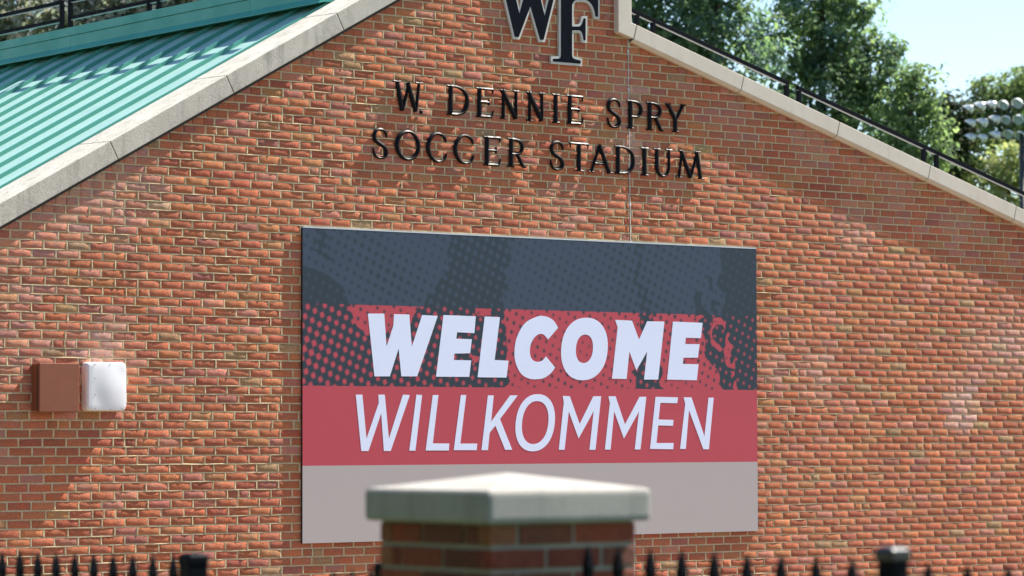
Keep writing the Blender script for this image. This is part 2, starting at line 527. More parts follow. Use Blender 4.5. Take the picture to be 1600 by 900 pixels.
HL = 0.1537
profL = [(-0.035, 0.0), (-0.035, HL), (0.42, HL + 0.012), (0.42, 0.0)]
sh = math.sin(math.atan(SL)) * 0
xl = [-6.9, -5.93, -4.90, -3.845, -2.795, -1.742, -0.69, 0.40]
coping_run(xl, zl, SL, profL, M['limestone_weathered'])
al = math.atan(SL)
g = G()
g.add([(x, y, zl(x) + d) for x in (-6.9, 0.4) for y, d in ((-0.012, -0.026), (-0.012, 0.003), (0.1, 0.003), (0.1, -0.026))], [(0, 1, 5, 4), (0, 4, 7, 3), (0, 3, 2, 1), (4, 5, 6, 7)])
g.build('coping_flashing', M['dark_flashing'], bld)
HR = 0.131
profR = [(-0.06, 0.0), (-0.06, HR), (0.42, HR + 0.012), (0.42, -0.024), (-0.03, -0.024)]
xr = [1.30, 2.548, 3.724, 4.90, 6.06, 7.22, 8.3]
coping_run(xr, zr, SR, profR, M['limestone_clean'])
# kneeler stone: upright piece at the step, mitred into the sloping run
vx0, vx1 = 1.126, 1.278
zt = ZV + 0.1
g = G()
pl = [(vx0, zt), (vx0, 5.198), (1.296, zr(1.296) + 0.002), (1.296 + 0.036, zr(1.296) + HR * 1.04 - 0.008), (vx1, 5.290), (vx1, zt)]
kn = prism(pl, 0.42, -0.06)
kn.build('coping_kneeler', M['limestone_clean'], bld, bevel=0.006)
# stones over the peak, above the photo
coping_run([0.41, 1.30], lambda x: ZPK - SL * (x - XP) if x > XP else zl(x), -SL, profL, M['limestone_weathered'])

# green standing seam roof
zroof = lambda x: zl(x) + HL / math.cos(al) - 0.010
RX0, RX1, RY0, RY1 = -7.3, -1.15, 0.425, 11.0
g = G()
g.add([(RX0, RY0, zroof(RX0)), (RX1, RY0, zroof(RX1)), (RX1, RY1, zroof(RX1)), (RX0, RY1, zroof(RX0)),
       (RX0, RY0, zroof(RX0) - 0.1), (RX1, RY0, zroof(RX1) - 0.1), (RX1, RY1, zroof(RX1) - 0.1), (RX0, RY1, zroof(RX0) - 0.1)],
      [(0, 1, 2, 3), (7, 6, 5, 4), (0, 4, 5, 1), (1, 5, 6, 2), (2, 6, 7, 3), (3, 7, 4, 0)])
y = 0.462
while y < RY1:
    for (hh, w0, w1) in ((0.036, 0.011, 0.010),):
        z_ = -0.002
        pts = [(x, y + s * (w0 if b == 0 else w1), zroof(x) + (z_ if b == 0 else hh)) for x in (RX0, RX1) for b, s in ((0, -1), (0, 1), (1, 1), (1, -1))]
        g.add(pts, [(0, 1, 2, 3), (7, 6, 5, 4), (0, 4, 5, 1), (1, 5, 6, 2), (2, 6, 7, 3), (3, 7, 4, 0)], 1)
    y += 0.4365
g.build('metal_roof', [M['green_metal'], M['green_seam']], bld)
# fascia at the head of the roof, with groove and drip lip
g = G()
FX = -1.64
prof = [(FX, 5.325), (FX, 5.418), (FX + 0.008, 5.420), (FX + 0.008, 5.424), (FX - 0.006, 5.426), (FX - 0.006, 5.502), (FX + 0.3, 5.506), (FX + 0.3, 5.30), (FX + 0.02, 5.285), (FX - 0.035, 5.270), (FX - 0.035, 5.276)]
seams = [0.425, 1.5, 4.52, 7.6, 11.0]
n = len(prof)
for a, b in zip(seams[:-1], seams[1:]):
    pts = [(p[0], yy, p[1]) for yy in (a + 0.0015, b - 0.0015) for p in prof]
    g.add(pts, [tuple(range(n))[::-1], tuple(range(n, 2 * n))] + [((j + 1) % n, (j + 1) % n + n, j + n, j) for j in range(n)])
g.build('roof_fascia', M['teal_fascia'], bld)
g = G(); g.box((FX + 0.301, 0.401, 5.0), (1.12, 11.0, 5.50))
x = 1.13
while x < 8.0:
    zt_ = zr(x + 0.75) - 0.12
    g.box((x, 0.421, max(0.1, zt_ - 0.6)), (x + 0.749, 11.0, zt_)); x += 0.75
g.build('terrace_deck', M['concrete'], bld)
g = G(); g.box((XA, 0.41, 0.02), (XA + 0.3, 10.9, zl(XA) - 0.05)); g.box((XB - 0.4, 0.43, 0.02), (XB - 0.1, 10.9, 2.9)); g.box((XA + 0.31, 10.6, 0.02), (XB - 0.41, 10.9, 3.0))
g.build('side_wall', M['brick_far'], bld)

# ------------------------------------------------------------------ railings
def railing(label, runs, posts, loc):
    t = thing('railing', loc, label, 'railing', 'black railings around the terrace')
    for a, b, w in runs:
        g = G(); g.bar(a, b, w * 0.85); g.build('rail', M['black_paint'], t, bevel=0.004)
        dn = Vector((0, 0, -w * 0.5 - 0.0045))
        g = G(); g.bar(Vector(a) + dn, Vector(b) + dn, w * 0.55, 0.008); g.build('rail_bounce_strip', M['rail_bounce_grey'], t)  # added strip paints the bounced-light line under each rail
    for a, b in posts:
        g = G(); g.bar(a, b, 0.037, up=(0, 1, 0)); g.build('post', M['black_paint'], t, bevel=0.003)
    return t


rx = -1.60
railing('black two-bar railing on the green fascia, left of the narrow gap between posts',
        [((rx, 4.77, 5.60), (rx, 11, 5.60), 0.034), ((rx, 4.73, 5.765), (rx, 11, 5.765), 0.036)],
        [((rx, y, 5.505), (rx, y, 5.748)) for y in (4.748, 6.4, 6.6, 8.2, 10)], (rx, 6, 5.505))
railing('black two-bar railing on the green fascia, running from the gap up toward the gable',
        [((rx, 4.57, 5.60), (rx, 0.6, 5.60), 0.034), ((rx, 4.61, 5.765), (rx, 0.6, 5.765), 0.036)],
        [((rx, y, 5.505), (rx, y, 5.748)) for y in (4.594, 3.20, 3.03, 1.5)], (rx, 2.5, 5.505))
rz = lambda x: 5.535 - 0.2777 * (x - 1.836) - 0.018
RY = 0.6
railing('black sloping handrail beside the upright stone at the top of the right slope',
        [((1.35, RY, rz(1.35)), (3.737, RY, rz(3.737)), 0.04)],
        [((x, RY, zr(x) - 0.25), (x, RY, rz(x) - 0.021)) for x in (1.895, 2.083, 3.717)], (1.9, RY, 4.9))
railing('long black sloping handrail on the lower half of the right slope',
        [((3.851, RY, rz(3.851)), (8.6, RY, rz(8.6)), 0.04)],
        [((x, RY, zr(x) - 0.25), (x, RY, rz(x) - 0.021)) for x in (3.871, 5.512, 5.686, 7.3, 7.48)], (4.5, RY, 4.1))

# ------------------------------------------------------------------ welcome banner
BX0, BX1, BZ0, BZ1, BY = -2.137, 2.751, 0.866, 3.379, -0.025
ban = thing('welcome_banner', ((BX0 + BX1) / 2, 0, BZ0), 'wide blue, red and grey welcome panel fixed to the brick gable', 'banner')
g = G(); g.box((BX0, -0.0235, BZ0), (BX1, -0.002, BZ1))
g.build('backing_board', M['panel_back'], ban)
g = G(); g.box((BX0 + 0.004, -0.026, BZ1 + 0.0003), (BX1 - 0.002, -0.003, BZ1 + 0.011))
g.build('top_trim', M['panel_edge'], ban)
C_BLUE, C_DARK, C_RED, C_GREY = (0.030, 0.050, 0.090), (0.013, 0.027, 0.045), (0.45, 0.051, 0.076), (0.41, 0.365, 0.36)
Z1, Z2, Z3 = 2.774, 2.119, 1.481
NX, NZ = 700, 190


def ppoly(U, V, pts):
    """inside-polygon mask in photo pixels"""
    ins = np.zeros(U.shape, bool); n = len(pts)
    for i in range(n):
        (x0, y0), (x1, y1) = pts[i], pts[(i + 1) % n]
        if y0 == y1: continue
        cnd = ((V >= min(y0, y1)) & (V < max(y0, y1)))
        ins ^= cnd & (U < x0 + (V - y0) * (x1 - x0) / (y1 - y0))
    return ins


xs = np.linspace(BX0, BX1, NX); zs = np.linspace(Z2, BZ1, NZ)
Xg, Zg = np.meshgrid(xs, zs)


def topx(Xw, Zw):
    dx, dy, dz = Xw - CAM.x, BY - CAM.y, Zw - CAM.z
    dep = dx * FW.x + dy * FW.y + dz * FW.z
    return 800 + FPX * (dx * RT.x + dy * RT.y + dz * RT.z) / dep, 450 - FPX * (dx * UP.x + dy * UP.y + dz * UP.z) / dep


Up, Vp = topx(Xg, Zg)
lown = lambda s, a: a * sum(np.sin(Up / s * k1 + Vp / s * k2 + p) for k1, k2, p in ((1.3, 0.7, 0.4), (-0.6, 1.5, 2.1), (0.9, -1.2, 4.0), (2.3, 0.3, 1.0))) / 4
Un, Vn = Up + lown(9, 7), Vp + lown(8, 6)
T = 0.175 + 0.07 * np.sin(Up / 47 + 1) * np.sin(Vp / 31) + 0.03 * np.sin(Up / 19 - Vp / 23)
T += 0.14 * np.exp(-((Up - 560) / 55) ** 2 - ((Vp - 385) / 45) ** 2)
T += 0.17 * np.exp(-((Up - 1015) / 55) ** 2) * (Vp < 495)
T += 0.10 * np.exp(-((Up - 600) / 30) ** 2 - ((Vp - 440) / 30) ** 2)


def put(pts, val):
    T[ppoly(Un, Vn, pts)] = val


put([(470, 420), (490, 420), (512, 428), (528, 445), (540, 460), (552, 480), (470, 480)], 0.84)
for p in ([(486, 352), (500, 352), (512, 372), (508, 390), (516, 402), (524, 410), (516, 412), (496, 396), (494, 378), (498, 372)],): put(p, 0.62)
dk = ppoly(Un, Vn, [(699, 355), (802, 355), (797, 400), (788, 440), (785, 485), (660, 485), (668, 462), (690, 440), (700, 410)])
T[dk] = 0.655 + 0.12 * np.clip((Vp[dk] - 425) / 60, -0.5, 1) * np.clip((Up[dk] - 690) / 60, 0, 1)
put([(994, 372), (1001, 372), (1003, 440), (1016, 480), (1020, 500), (1006, 500), (1002, 480), (990, 440)], 0.55)
put([(1122, 380), (1200, 380), (1200, 500), (1130, 500), (1126, 440), (1130, 420)], 0.88)
put([(1086, 452), (1098, 456), (1100, 470), (1104, 492), (1086, 497), (1082, 470)], 0.95)
put([(1107, 430), (1115, 436), (1112, 455), (1108, 450)], 0.9); put([(1112, 470), (1124, 472), (1123, 490), (1114, 488)], 0.8)
# red band
bz = Zg < Z1
left = ppoly(Un, Vn, [(470, 470), (540, 470), (552, 500), (572, 528), (600, 520), (640, 505), (660, 470), (784, 470), (790, 510), (794, 560), (788, 612), (470, 612)])
lb = left & bz
T[lb] = (0.68 - 0.11 * np.exp(-((Up - 470) / 40) ** 2 - ((Vp - 550) / 30) ** 2) - 0.04 * np.exp(-((Up - 480) / 80) ** 2) + 0.10 * np.clip((Up - 660) / 90, 0, 1))[lb]
for pts, val in (([(1002, 470), (1016, 470), (1024, 520), (1030, 560), (1036, 592), (1040, 612), (990, 612), (992, 580), (1000, 540)], 0.78),
                 ([(1098, 470), (1200, 470), (1200, 612), (1128, 612), (1128, 590), (1112, 570), (1100, 545), (1096, 520)], 0.86),
                 ([(1110, 494), (1126, 494), (1132, 505), (1130, 516), (1126, 506), (1119, 508), (1118, 530), (1126, 546), (1120, 548), (1112, 538), (1113, 515)], 0.05),
                 ([(1136, 520), (1139, 520), (1139, 532), (1146, 540), (1142, 552), (1142, 566), (1146, 562), (1149, 558), (1146, 575), (1138, 572), (1132, 556), (1128, 546), (1134, 540)], 0.06),
                 ([(1139, 580), (1144, 580), (1144, 590), (1141, 590)], 0.05),
                 ([(1146, 598), (1150, 598), (1158, 606), (1168, 612), (1146, 612)], 0.05),
                 ([(748, 476), (764, 478), (766, 486), (756, 496), (750, 500), (746, 492)], 0.1),
                 ([(738, 556), (750, 556), (749, 566), (742, 576)], 0.08)):
    mk = ppoly(Un, Vn, pts) & bz
    T[mk] = val
# halftone screen
gx, gz = np.array([0.0695, -0.0305]), np.array([-0.0258, -0.0760])
gm = np.linalg.inv(np.array([gx, gz]).T)
o0 = onwall(470 + 70 / 6.43, 470 + 60 / 6.43, BY)
A = gm[0, 0] * (Xg - o0.x) + gm[0, 1] * (Zg - o0.z); B = gm[1, 0] * (Xg - o0.x) + gm[1, 1] * (Zg - o0.z)
hh = (np.cos(2 * np.pi * A) + np.cos(2 * np.pi * B)) / 2            # 1 at the dot centres
# two screens: clear dots in dark areas, dark dots between them in clear areas
thr = np.where(T > 0.5, (2 * (T - 0.5)) ** 0.8, -(np.abs(2 * (0.5 - T))) ** 0.8)
ink = 1 / (1 + np.exp(-(thr * 1.0 - hh) * 9))
ink = np.where(T > 0.93, 1, ink)[..., None]
top = np.where((Zg < Z1)[..., None], np.array(C_RED), np.array(C_BLUE))
colr = top * (1 - ink) + np.array(C_DARK) * ink
idx = np.arange(NX * NZ).reshape(NZ, NX)
fs = np.stack([idx[:-1, :-1], idx[:-1, 1:], idx[1:, 1:], idx[1:, :-1]], -1).reshape(-1, 4)
vs = np.stack([Xg.ravel() - ban.location.x, np.full(Xg.size, BY), Zg.ravel() - ban.location.z], 1)
ext = [(BX0, Z2), (BX1, Z2), (BX1, Z3), (BX0, Z3), (BX0, Z3), (BX1, Z3), (BX1, BZ0), (BX0, BZ0)]
ev = np.array([(x - ban.location.x, BY, z - ban.location.z) for x, z in ext])
nb = len(vs)
me = bpy.data.meshes.new('printed_face')
me.from_pydata(np.vstack([vs, ev]).tolist(), [], fs.tolist() + [(nb + 3, nb + 2, nb + 1, nb), (nb + 7, nb + 6, nb + 5, nb + 4)])
at = me.attributes.new('ink', 'FLOAT_COLOR', 'POINT')
cc = np.ones((nb + 8, 4), np.float32); cc[:nb, :3] = colr.reshape(-1, 3); cc[nb:nb + 4, :3] = C_RED; cc[nb + 4:, :3] = C_GREY
at.data.foreach_set('color', cc.ravel())
link('printed_face', me, M['banner_print'], ban)


def crop(ox, oy, s, pts): return [(ox + x / s, oy + y / s) for x, y in pts]


def wpoly(pts, y): return [(p.x, p.z) for p in (onwall(a, b, y) for a, b in pts)]


def ell(cx, cy, rx, ry, sl, n=40, p=2.2):
    out = []
    for i in range(n):
        t = 2 * math.pi * i / n; c_, s_ = math.cos(t), math.sin(t)
        x = rx * abs(c_) ** (2 / p) * (1 if c_ >= 0 else -1); y = ry * abs(s_) ** (2 / p) * (1 if s_ >= 0 else -1)
        out.append((cx + x - sl * y, cy + y))
    return out


def smooth(pts, n=5, closed=False):
    out = []; m = len(pts); rngi = range(m if closed else m - 1)
    for i in rngi:
        g_ = lambda j: Vector(pts[j % m]) if closed else Vector(pts[max(0, min(m - 1, j))])
        p0, p1, p2, p3 = g_(i - 1), g_(i), g_(i + 1), g_(i + 2)
        for q in range(n):
            t = q / n
            out.append(tuple(0.5 * (2 * p1 + (p2 - p0) * t + (2 * p0 - 5 * p1 + 4 * p2 - p3) * t * t + (3 * p1 - p0 - 3 * p2 + p3) * t ** 3)))
    if not closed: out.append(tuple(pts[-1]))
    return out


A_ = lambda p: crop(540, 470, 3.6, p)
B_ = lambda p: crop(820, 470, 3.6, p)
word1 = [
    (A_([(125, 72), (217, 72), (230, 258), (268, 140), (272, 75), (358, 77), (372, 258), (430, 80), (518, 85), (402, 425), (313, 425), (298, 268), (248, 425), (162, 425)]), []),
    (A_([(550, 80), (732, 87), (724, 182), (627, 177), (622, 213), (710, 216), (700, 295), (612, 297), (608, 333), (706, 335), (695, 428), (508, 427)]), []),
    (A_([(782, 88), (868, 92), (838, 333), (916, 337), (905, 432), (742, 430)]), []),
    (B_(smooth([(187, 152), (165, 115), (135, 94), (105, 86), (72, 88), (2, 125), (-43, 200), (-58, 275), (-53, 345), (-23, 408), (22, 437), (72, 441), (112, 432), (148, 405), (170, 375)]) +
        smooth([(118, 312), (102, 333), (80, 343), (53, 339), (34, 318), (28, 280), (35, 240), (55, 205), (82, 187), (107, 191), (130, 218)])), []),
    (B_(ell(335, 271, 131, 176, 0.06)), [B_(ell(335, 270, 48, 80, 0.06))]),
    (B_([(508, 107), (603, 112), (642, 218), (688, 115), (785, 117), (750, 443), (670, 443), (688, 285), (627, 392), (588, 285), (572, 440), (490, 438), (522, 150)]), []),
    (B_([(833, 117), (1000, 124), (990, 210), (905, 208), (902, 243), (983, 244), (973, 320), (892, 320), (888, 355), (977, 357), (967, 447), (800, 443)]), []),
]
word2 = [
    (A_([(57, 528), (94, 528), (117, 776), (186, 575), (184, 528), (220, 528), (243, 776), (322, 528), (361, 530), (253, 845), (215, 845), (200, 632), (128, 845), (88, 845)]), []),
    (A_([(398, 528), (430, 530), (392, 843), (358, 843)]), []),
    (A_([(490, 530), (522, 530), (490, 802), (583, 803), (580, 842), (450, 842)]), []),
    (A_([(648, 530), (678, 530), (645, 803), (740, 803), (737, 840), (608, 840)]), []),
    (A_([(800, 532), (833, 532), (818, 680), (925, 532), (968, 532), (868, 665), (937, 838), (897, 838), (842, 702), (810, 742), (800, 840), (764, 840)]), []),
    (B_(ell(58, 686, 110, 161, 0.09)), [B_(ell(58, 685, 74, 121, 0.09))]),
    (B_([(213, 535), (253, 537), (308, 693), (385, 537), (429, 537), (397, 838), (363, 838), (387, 620), (302, 775), (247, 622), (223, 838), (191, 838), (219, 570)]), []),
    (B_([(470, 537), (510, 537), (563, 695), (645, 540), (683, 540), (650, 836), (618, 836), (642, 622), (557, 775), (502, 622), (482, 837), (450, 837), (478, 575)]), []),
    (B_([(735, 540), (861, 543), (857, 576), (762, 574), (752, 668), (836, 670), (833, 703), (750, 701), (740, 800), (837, 800), (834, 835), (704, 833)]), []),
    (B_([(893, 543), (937, 543), (1010, 763), (1033, 545), (1062, 545), (1035, 835), (1004, 835), (923, 615), (905, 833), (873, 833), (902, 580)]), []),
]
for wd, lb_ in ((word1, 'heavy white capitals reading WELCOME'), (word2, 'thin white capitals reading WILLKOMMEN')):
    g = G()
    for outl, holes in wd:
        q = prism(wpoly(outl, BY), BY - 0.0004, BY - 0.0012, [wpoly(h_, BY) for h_ in holes]); g.add(q.v, q.f)
    o = g.build('lettering', M['banner_white'], ban); o['label'] = lb_

# ------------------------------------------------------------------ WF emblem on the gable
L_ = lambda p: crop(785, 0, 8.18, p)
Wb = L_([(-45, -410), (85, -410), (222, 178), (322, -190), (262, -410), (400, -410), (545, 208), (672, -300), (730, -300), (531, 507), (488, 507), (362, 75), (212, 472), (163, 470)])
Fb = L_([(648, 750), (718, 750)] + smooth([(718, 750), (742, 738), (750, 705)], 3)[1:] + [(750, -330)] + smooth([(750, -330), (742, -372), (715, -385)], 3)[1:] +
        [(650, -388), (650, -430), (1225, -415), (1222, 213), (1193, 213)] +
        smooth([(1193, 213), (1165, 100), (1110, 20), (1030, -8), (940, 0), (905, 28), (890, 70)], 4)[1:] +
        [(890, 338), (980, 340)] + smooth([(980, 340), (1018, 310), (1038, 235)], 3)[1:] + [(1064, 235), (1062, 515), (1040, 515)] +
        smooth([(1040, 515), (1020, 420), (985, 386)], 3)[1:] + [(890, 386), (890, 700)] + smooth([(890, 700), (900, 740), (935, 758)], 3)[1:] + [(1000, 775), (998, 814), (648, 785)])


def offset(poly, d, lim=2.2):
    n = len(poly); area = sum(poly[i][0] * poly[(i + 1) % n][1] - poly[(i + 1) % n][0] * poly[i][1] for i in range(n))
    s = 1 if area > 0 else -1; out = []
    for i in range(n):
        p0, p1, p2 = (Vector(poly[j % n]) for j in (i - 1, i, i + 1))
        a, b = (p1 - p0).normalized(), (p2 - p1).normalized()
        na, nb_ = Vector((a.y, -a.x)) * s, Vector((b.y, -b.x)) * s
        m = na + nb_; m = m.normalized() if m.length > 1e-6 else na
        out.append(tuple(p1 + m * min(d / max(0.15, m.dot(na)), d * lim)))
    return out


emb = thing('university_emblem', (0.45, 0, 5.1), 'large black WF emblem with pale grey outline high on the gable', 'emblem')
for poly, y0, nm in ((Wb, 0.0, 'letter_w'), (Fb, -0.004, 'letter_f')):
    wp = wpoly(poly, -0.03)
    o = prism(offset(wp, 0.0205), -0.004, -0.024 + y0).build('outline_plate', M['logo_grey'], emb)
    o2 = prism(wp, -0.0235 + y0, -0.0275 + y0).build(nm, M['logo_black'], emb)

# ------------------------------------------------------------------ cast metal letters (chiselled section, one object each)
def stroke_mesh(g, pts, ws, y_base=-0.010, d1=0.006, d2=0.013):
    """pts in wall (x, z); ws full widths; ridged cross-section"""
    pts = [Vector(p) for p in pts]; n = len(pts)
    closed = (pts[0] - pts[-1]).length < 1e-5
    vs, fs = [], []
    for i, p in enumerate(pts):
        if closed: a, b = pts[(i - 1) % (n - 1)], pts[(i + 1) % (n - 1)]
        else: a, b = pts[max(i - 1, 0)], pts[min(i + 1, n - 1)]
        t = (b - a).normalized(); nn = Vector((-t.y, t.x))
        if not closed and 0 < i < n - 1:
            t1 = (p - a).normalized(); n1 = Vector((-t1.y, t1.x)); sc_ = 1 / max(0.4, nn.dot(n1))
        else: sc_ = 1
        w = ws[i] / 2 * sc_
        L, Rr = p + nn * w, p - nn * w
        rid = y_base - d1 - min(d2, ws[i] * 0.42)
        vs += [(L.x, y_base, L.y), (L.x, y_base - d1, L.y), (p.x, rid, p.y), (Rr.x, y_base - d1, Rr.y), (Rr.x, y_base, Rr.y)]
    for i in range(n - 1):
        for j in range(4):
            fs.append((i * 5 + j, i * 5 + j + 1, i * 5 + 6 + j, i * 5 + 5 + j))
        fs.append((i * 5 + 4, i * 5, i * 5 + 5, i * 5 + 9))
    if not closed: fs += [(4, 3, 2, 1, 0), tuple(range((n - 1) * 5, n * 5))]
    g.add(vs, fs)


TK, TN = 0.168, 0.088     # thick and thin strokes, in letter heights


def S(*pts, w=TK, sm=False, w2=None):
    return ('s', pts, w, w2, sm)


def serif(x, y, s, up):   # little wedge under/over a stem end
    return ('s', ((x - s, y), (x, y + (0.012 if up else -0.012)), (x + s, y)), 0.055, None, False)


def glyph(ch):
    b, t = 0.03, 0.97
    if ch == 'I': return [S((.5, b), (.5, t)), serif(.5, b, .5, 1), serif(.5, t, .5, 0)]
    if ch == 'T': return [S((.5, b), (.5, .95)), serif(.5, b, .24, 1), S((.03, .955), (.97, .955), w=TN), S((.035, .96), (.045, .80), w=.07, w2=.03), S((.965, .96), (.955, .80), w=.07, w2=.03)]
    if ch == 'E': return [S((.20, b), (.20, t)), serif(.17, b, .17, 1), serif(.17, t, .17, 0), S((.2, .955), (.97, .955), w=TN), S((.2, .525), (.72, .525), w=TN), S((.2, .045), (.9, .045), w=TN),
                          S((.955, .96), (.94, .80), w=.085, w2=.035), S((.72, .63), (.735, .525), (.72, .42), w=.06), S((.86, .06), (.92, .12), (.985, .26), w=.11, w2=.035)]
    if ch == 'D': return [S((.17, b), (.17, t)), serif(.13, b, .13, 1), serif(.13, t, .13, 0), ('c', ((.15, .955), (.45, .945), (.72, .86), (.88, .70), (.93, .48), (.87, .27), (.70, .11), (.45, .05), (.15, .05)), (TN, TN, .11, .15, .16, .15, .11, TN, TN))]
    if ch == 'P': return [S((.22, b), (.22, t)), serif(.2, b, .2, 1), serif(.16, t, .16, 0), ('c', ((.2, .95), (.5, .945), (.76, .88), (.90, .70), (.80, .52), (.56, .44), (.2, .44)), (TN, TN, .12, .15, .12, TN, TN))]
    if ch == 'R': return [S((.20, b), (.20, t)), serif(.17, b, .17, 1), serif(.14, t, .14, 0), ('c', ((.18, .95), (.42, .945), (.66, .88), (.78, .70), (.68, .53), (.47, .46), (.18, .46)), (TN, TN, .12, .15, .12, TN, TN)),
                          ('c', ((.50, .46), (.66, .26), (.80, .08), (.99, .03)), (.12, .145, .13, .04))]
    if ch == 'S': return [('c', ((.90, .70), (.86, .84), (.70, .94), (.46, .965), (.24, .90), (.13, .75), (.22, .60), (.48, .50), (.76, .39), (.88, .23), (.78, .09), (.52, .035), (.26, .07), (.12, .18), (.07, .34)),
                                (.045, .085, .085, TN, .12, .15, .14, .15, .15, .15, .12, TN, .085, .085, .045))]
    if ch == 'C': return [('c', ((.95, .68), (.90, .82), (.74, .93), (.52, .96), (.30, .88), (.14, .70), (.09, .48), (.15, .28), (.32, .11), (.55, .04), (.78, .08), (.92, .19), (.97, .32)),
                                (.05, .10, .09, TN, .12, .15, .16, .15, .12, TN, .085, .09, .05))]
    if ch == 'O': return [('o', (.5, .5, .43, .455), None)]
    if ch == 'U': return [('c', ((.17, .97), (.17, .60), (.18, .32), (.28, .12), (.5, .04), (.72, .12), (.82, .32), (.83, .6), (.83, .97)), (TK, TK, TK, .13, TN, .10, .115, .115, .115)), serif(.17, t, .17, 0), serif(.83, t, .16, 0)]
    if ch == 'N': return [S((.17, b), (.17, .95), w=.115), S((.10, .975), (.84, .06), w=.175), S((.85, .05), (.85, t), w=.115), serif(.16, b, .16, 1), serif(.85, t, .15, 0), serif(.12, t, .12, 0)]
    if ch == 'W': return [S((.14, .965), (.32, .03), w=.165), S((.32, .04), (.54, .90), w=.10), S((.50, .96), (.77, .03), w=.165), S((.78, .04), (.88, .965), w=.105), serif(.14, t, .13, 0), serif(.88, t, .12, 0)]
    if ch == 'M': return [S((.10, .03), (.21, .95), w=.105), S((.17, .97), (.52, .05), w=.165), S((.52, .05), (.76, .95), w=.105), S((.74, .97), (.88, .03), w=.165), serif(.10, b, .10, 1), serif(.89, b, .11, 1), serif(.17, t, .06, 0), serif(.78, t, .09, 0)]
    if ch == 'A': return [S((.10, .03), (.46, .96), w=.10), S((.44, .97), (.86, .03), w=.165), S((.25, .33), (.68, .33), w=TN), serif(.10, b, .10, 1), serif(.88, b, .12, 1)]
    if ch == 'Y': return [S((.5, b), (.5, .46)), S((.13, .95), (.5, .44), w=.15), S((.87, .95), (.53, .46), w=.105), serif(.5, b, .15, 1), serif(.13, t, .13, 0), serif(.87, t, .13, 0)]


def metal_letter(ch, px0, px1, zb, zt_, label):
    a, b = onwall(px0, 190, -0.02).x, onwall(px1, 190, -0.02).x
    H = zt_ - zb; Wd = b - a
    o = thing('metal_letter', (a, 0, zb), label, 'letter', 'black metal letters of the stadium name')
    g = G(); tw = lambda p: (a + p[0] * Wd, zb + p[1] * H)
    for i, it in enumerate(glyph(ch)):
        yb = -0.010 - 0.0004 * i
        if it[0] == 's':
            _, pts, w, w2, _s = it; n = len(pts)
            ws = [H * (w + ((w2 if w2 is not None else w) - w) * j / (n - 1)) for j in range(n)]
            stroke_mesh(g, [tw(p) for p in pts], ws, yb)
        elif it[0] == 'c':
            P = smooth([(p[0], p[1], w) for p, w in zip(it[1], it[2])], 5)
            stroke_mesh(g, [tw(p) for p in P], [H * p[2] for p in P], yb)
        else:
            cx, cy, rx, ry = it[1]; P = []
            for q in range(49):
                t = 2 * math.pi * q / 48
                P.append((cx + rx * math.cos(t), cy + ry * math.sin(t), TN + 0.075 * abs(math.cos(t)) ** 1.3))
            P[-1] = P[0]
            stroke_mesh(g, [tw(p) for p in P], [H * p[2] for p in P], yb)
    # stand-off pins
    q = g.build('letter_face', M['letter_black'], o)
    p = G()
    for fx, fz in ((0.25, 0.12), (0.7, 0.9)):
        x, z = a + fx * Wd, zb + fz * H
        p.tube([(x, 0.004, z), (x, -0.011, z)], [0.004, 0.004], 6)
    return o


zline = lambda px, py: onwall(px, py, -0.02).z
b1, t1 = zline(716, 181.0), zline(716, 133.2)
b2, t2 = zline(770, 259.5), zline(770, 212.8)
line1 = [('W', 614.7, 660.9, 'opening the word before the full stop'), ('D', 699.3, 733.1, 'starting the word DENNIE'), ('E', 744.7, 771.8, 'right after the D of DENNIE'), ('N', 782.4, 811.3, 'first N of the word DENNIE'),
         ('N', 823.6, 851.6, 'second N of the word DENNIE'), ('I', 863.6, 874.7, 'between N and E in DENNIE'), ('E', 886.2, 912, 'ending the word DENNIE'), ('S', 948.7, 971.4, 'starting the word SPRY'),
         ('P', 980.8, 1004.9, 'after the S in SPRY'), ('R', 1010.6, 1038.4, 'third in the word SPRY'), ('Y', 1040.3, 1072, 'ending the word SPRY')]
line2 = [('S', 582.1, 607.4, 'starting the word SOCCER'), ('O', 618.6, 657.2, 'second in the word SOCCER'), ('C', 667, 699, 'first C, right after the O of SOCCER'), ('C', 709.3, 741.3, 'second C, just before the E of SOCCER'),
         ('E', 756.4, 782.7, 'fifth in the word SOCCER'), ('R', 793.3, 823.1, 'ending the word SOCCER'), ('S', 859.3, 882.4, 'starting the word STADIUM'), ('T', 890.4, 920.2, 'after the S in STADIUM'),
         ('A', 920.7, 957.6, 'third in the word STADIUM'), ('D', 961.1, 991.8, 'in the middle of STADIUM, on the vertical joint'), ('I', 1002, 1013.1, 'between D and U in STADIUM'), ('U', 1022, 1050.4, 'just before the M of STADIUM'), ('M', 1057, 1099.8, 'ending the word STADIUM')]
for ch, a, b, w in line1: metal_letter(ch, a, b, b1, t1, 'black metal letter %s on brick, %s' % (ch, w))
for ch, a, b, w in line2: metal_letter(ch, a, b, b2, t2, 'black metal letter %s on brick, %s' % (ch, w))
dp = onwall(658.7, 174.6, -0.02)
dot = thing('metal_full_stop', (dp.x, 0, dp.z), 'small round black metal full stop after the W', 'letter', 'black metal letters of the stadium name')
g = G(); g.tube([(dp.x, -0.008, dp.z), (dp.x, -0.018, dp.z), (dp.x, -0.024, dp.z)], [0.017, 0.017, 0.008], 14)
g.build('dot_face', M['letter_black'], dot)

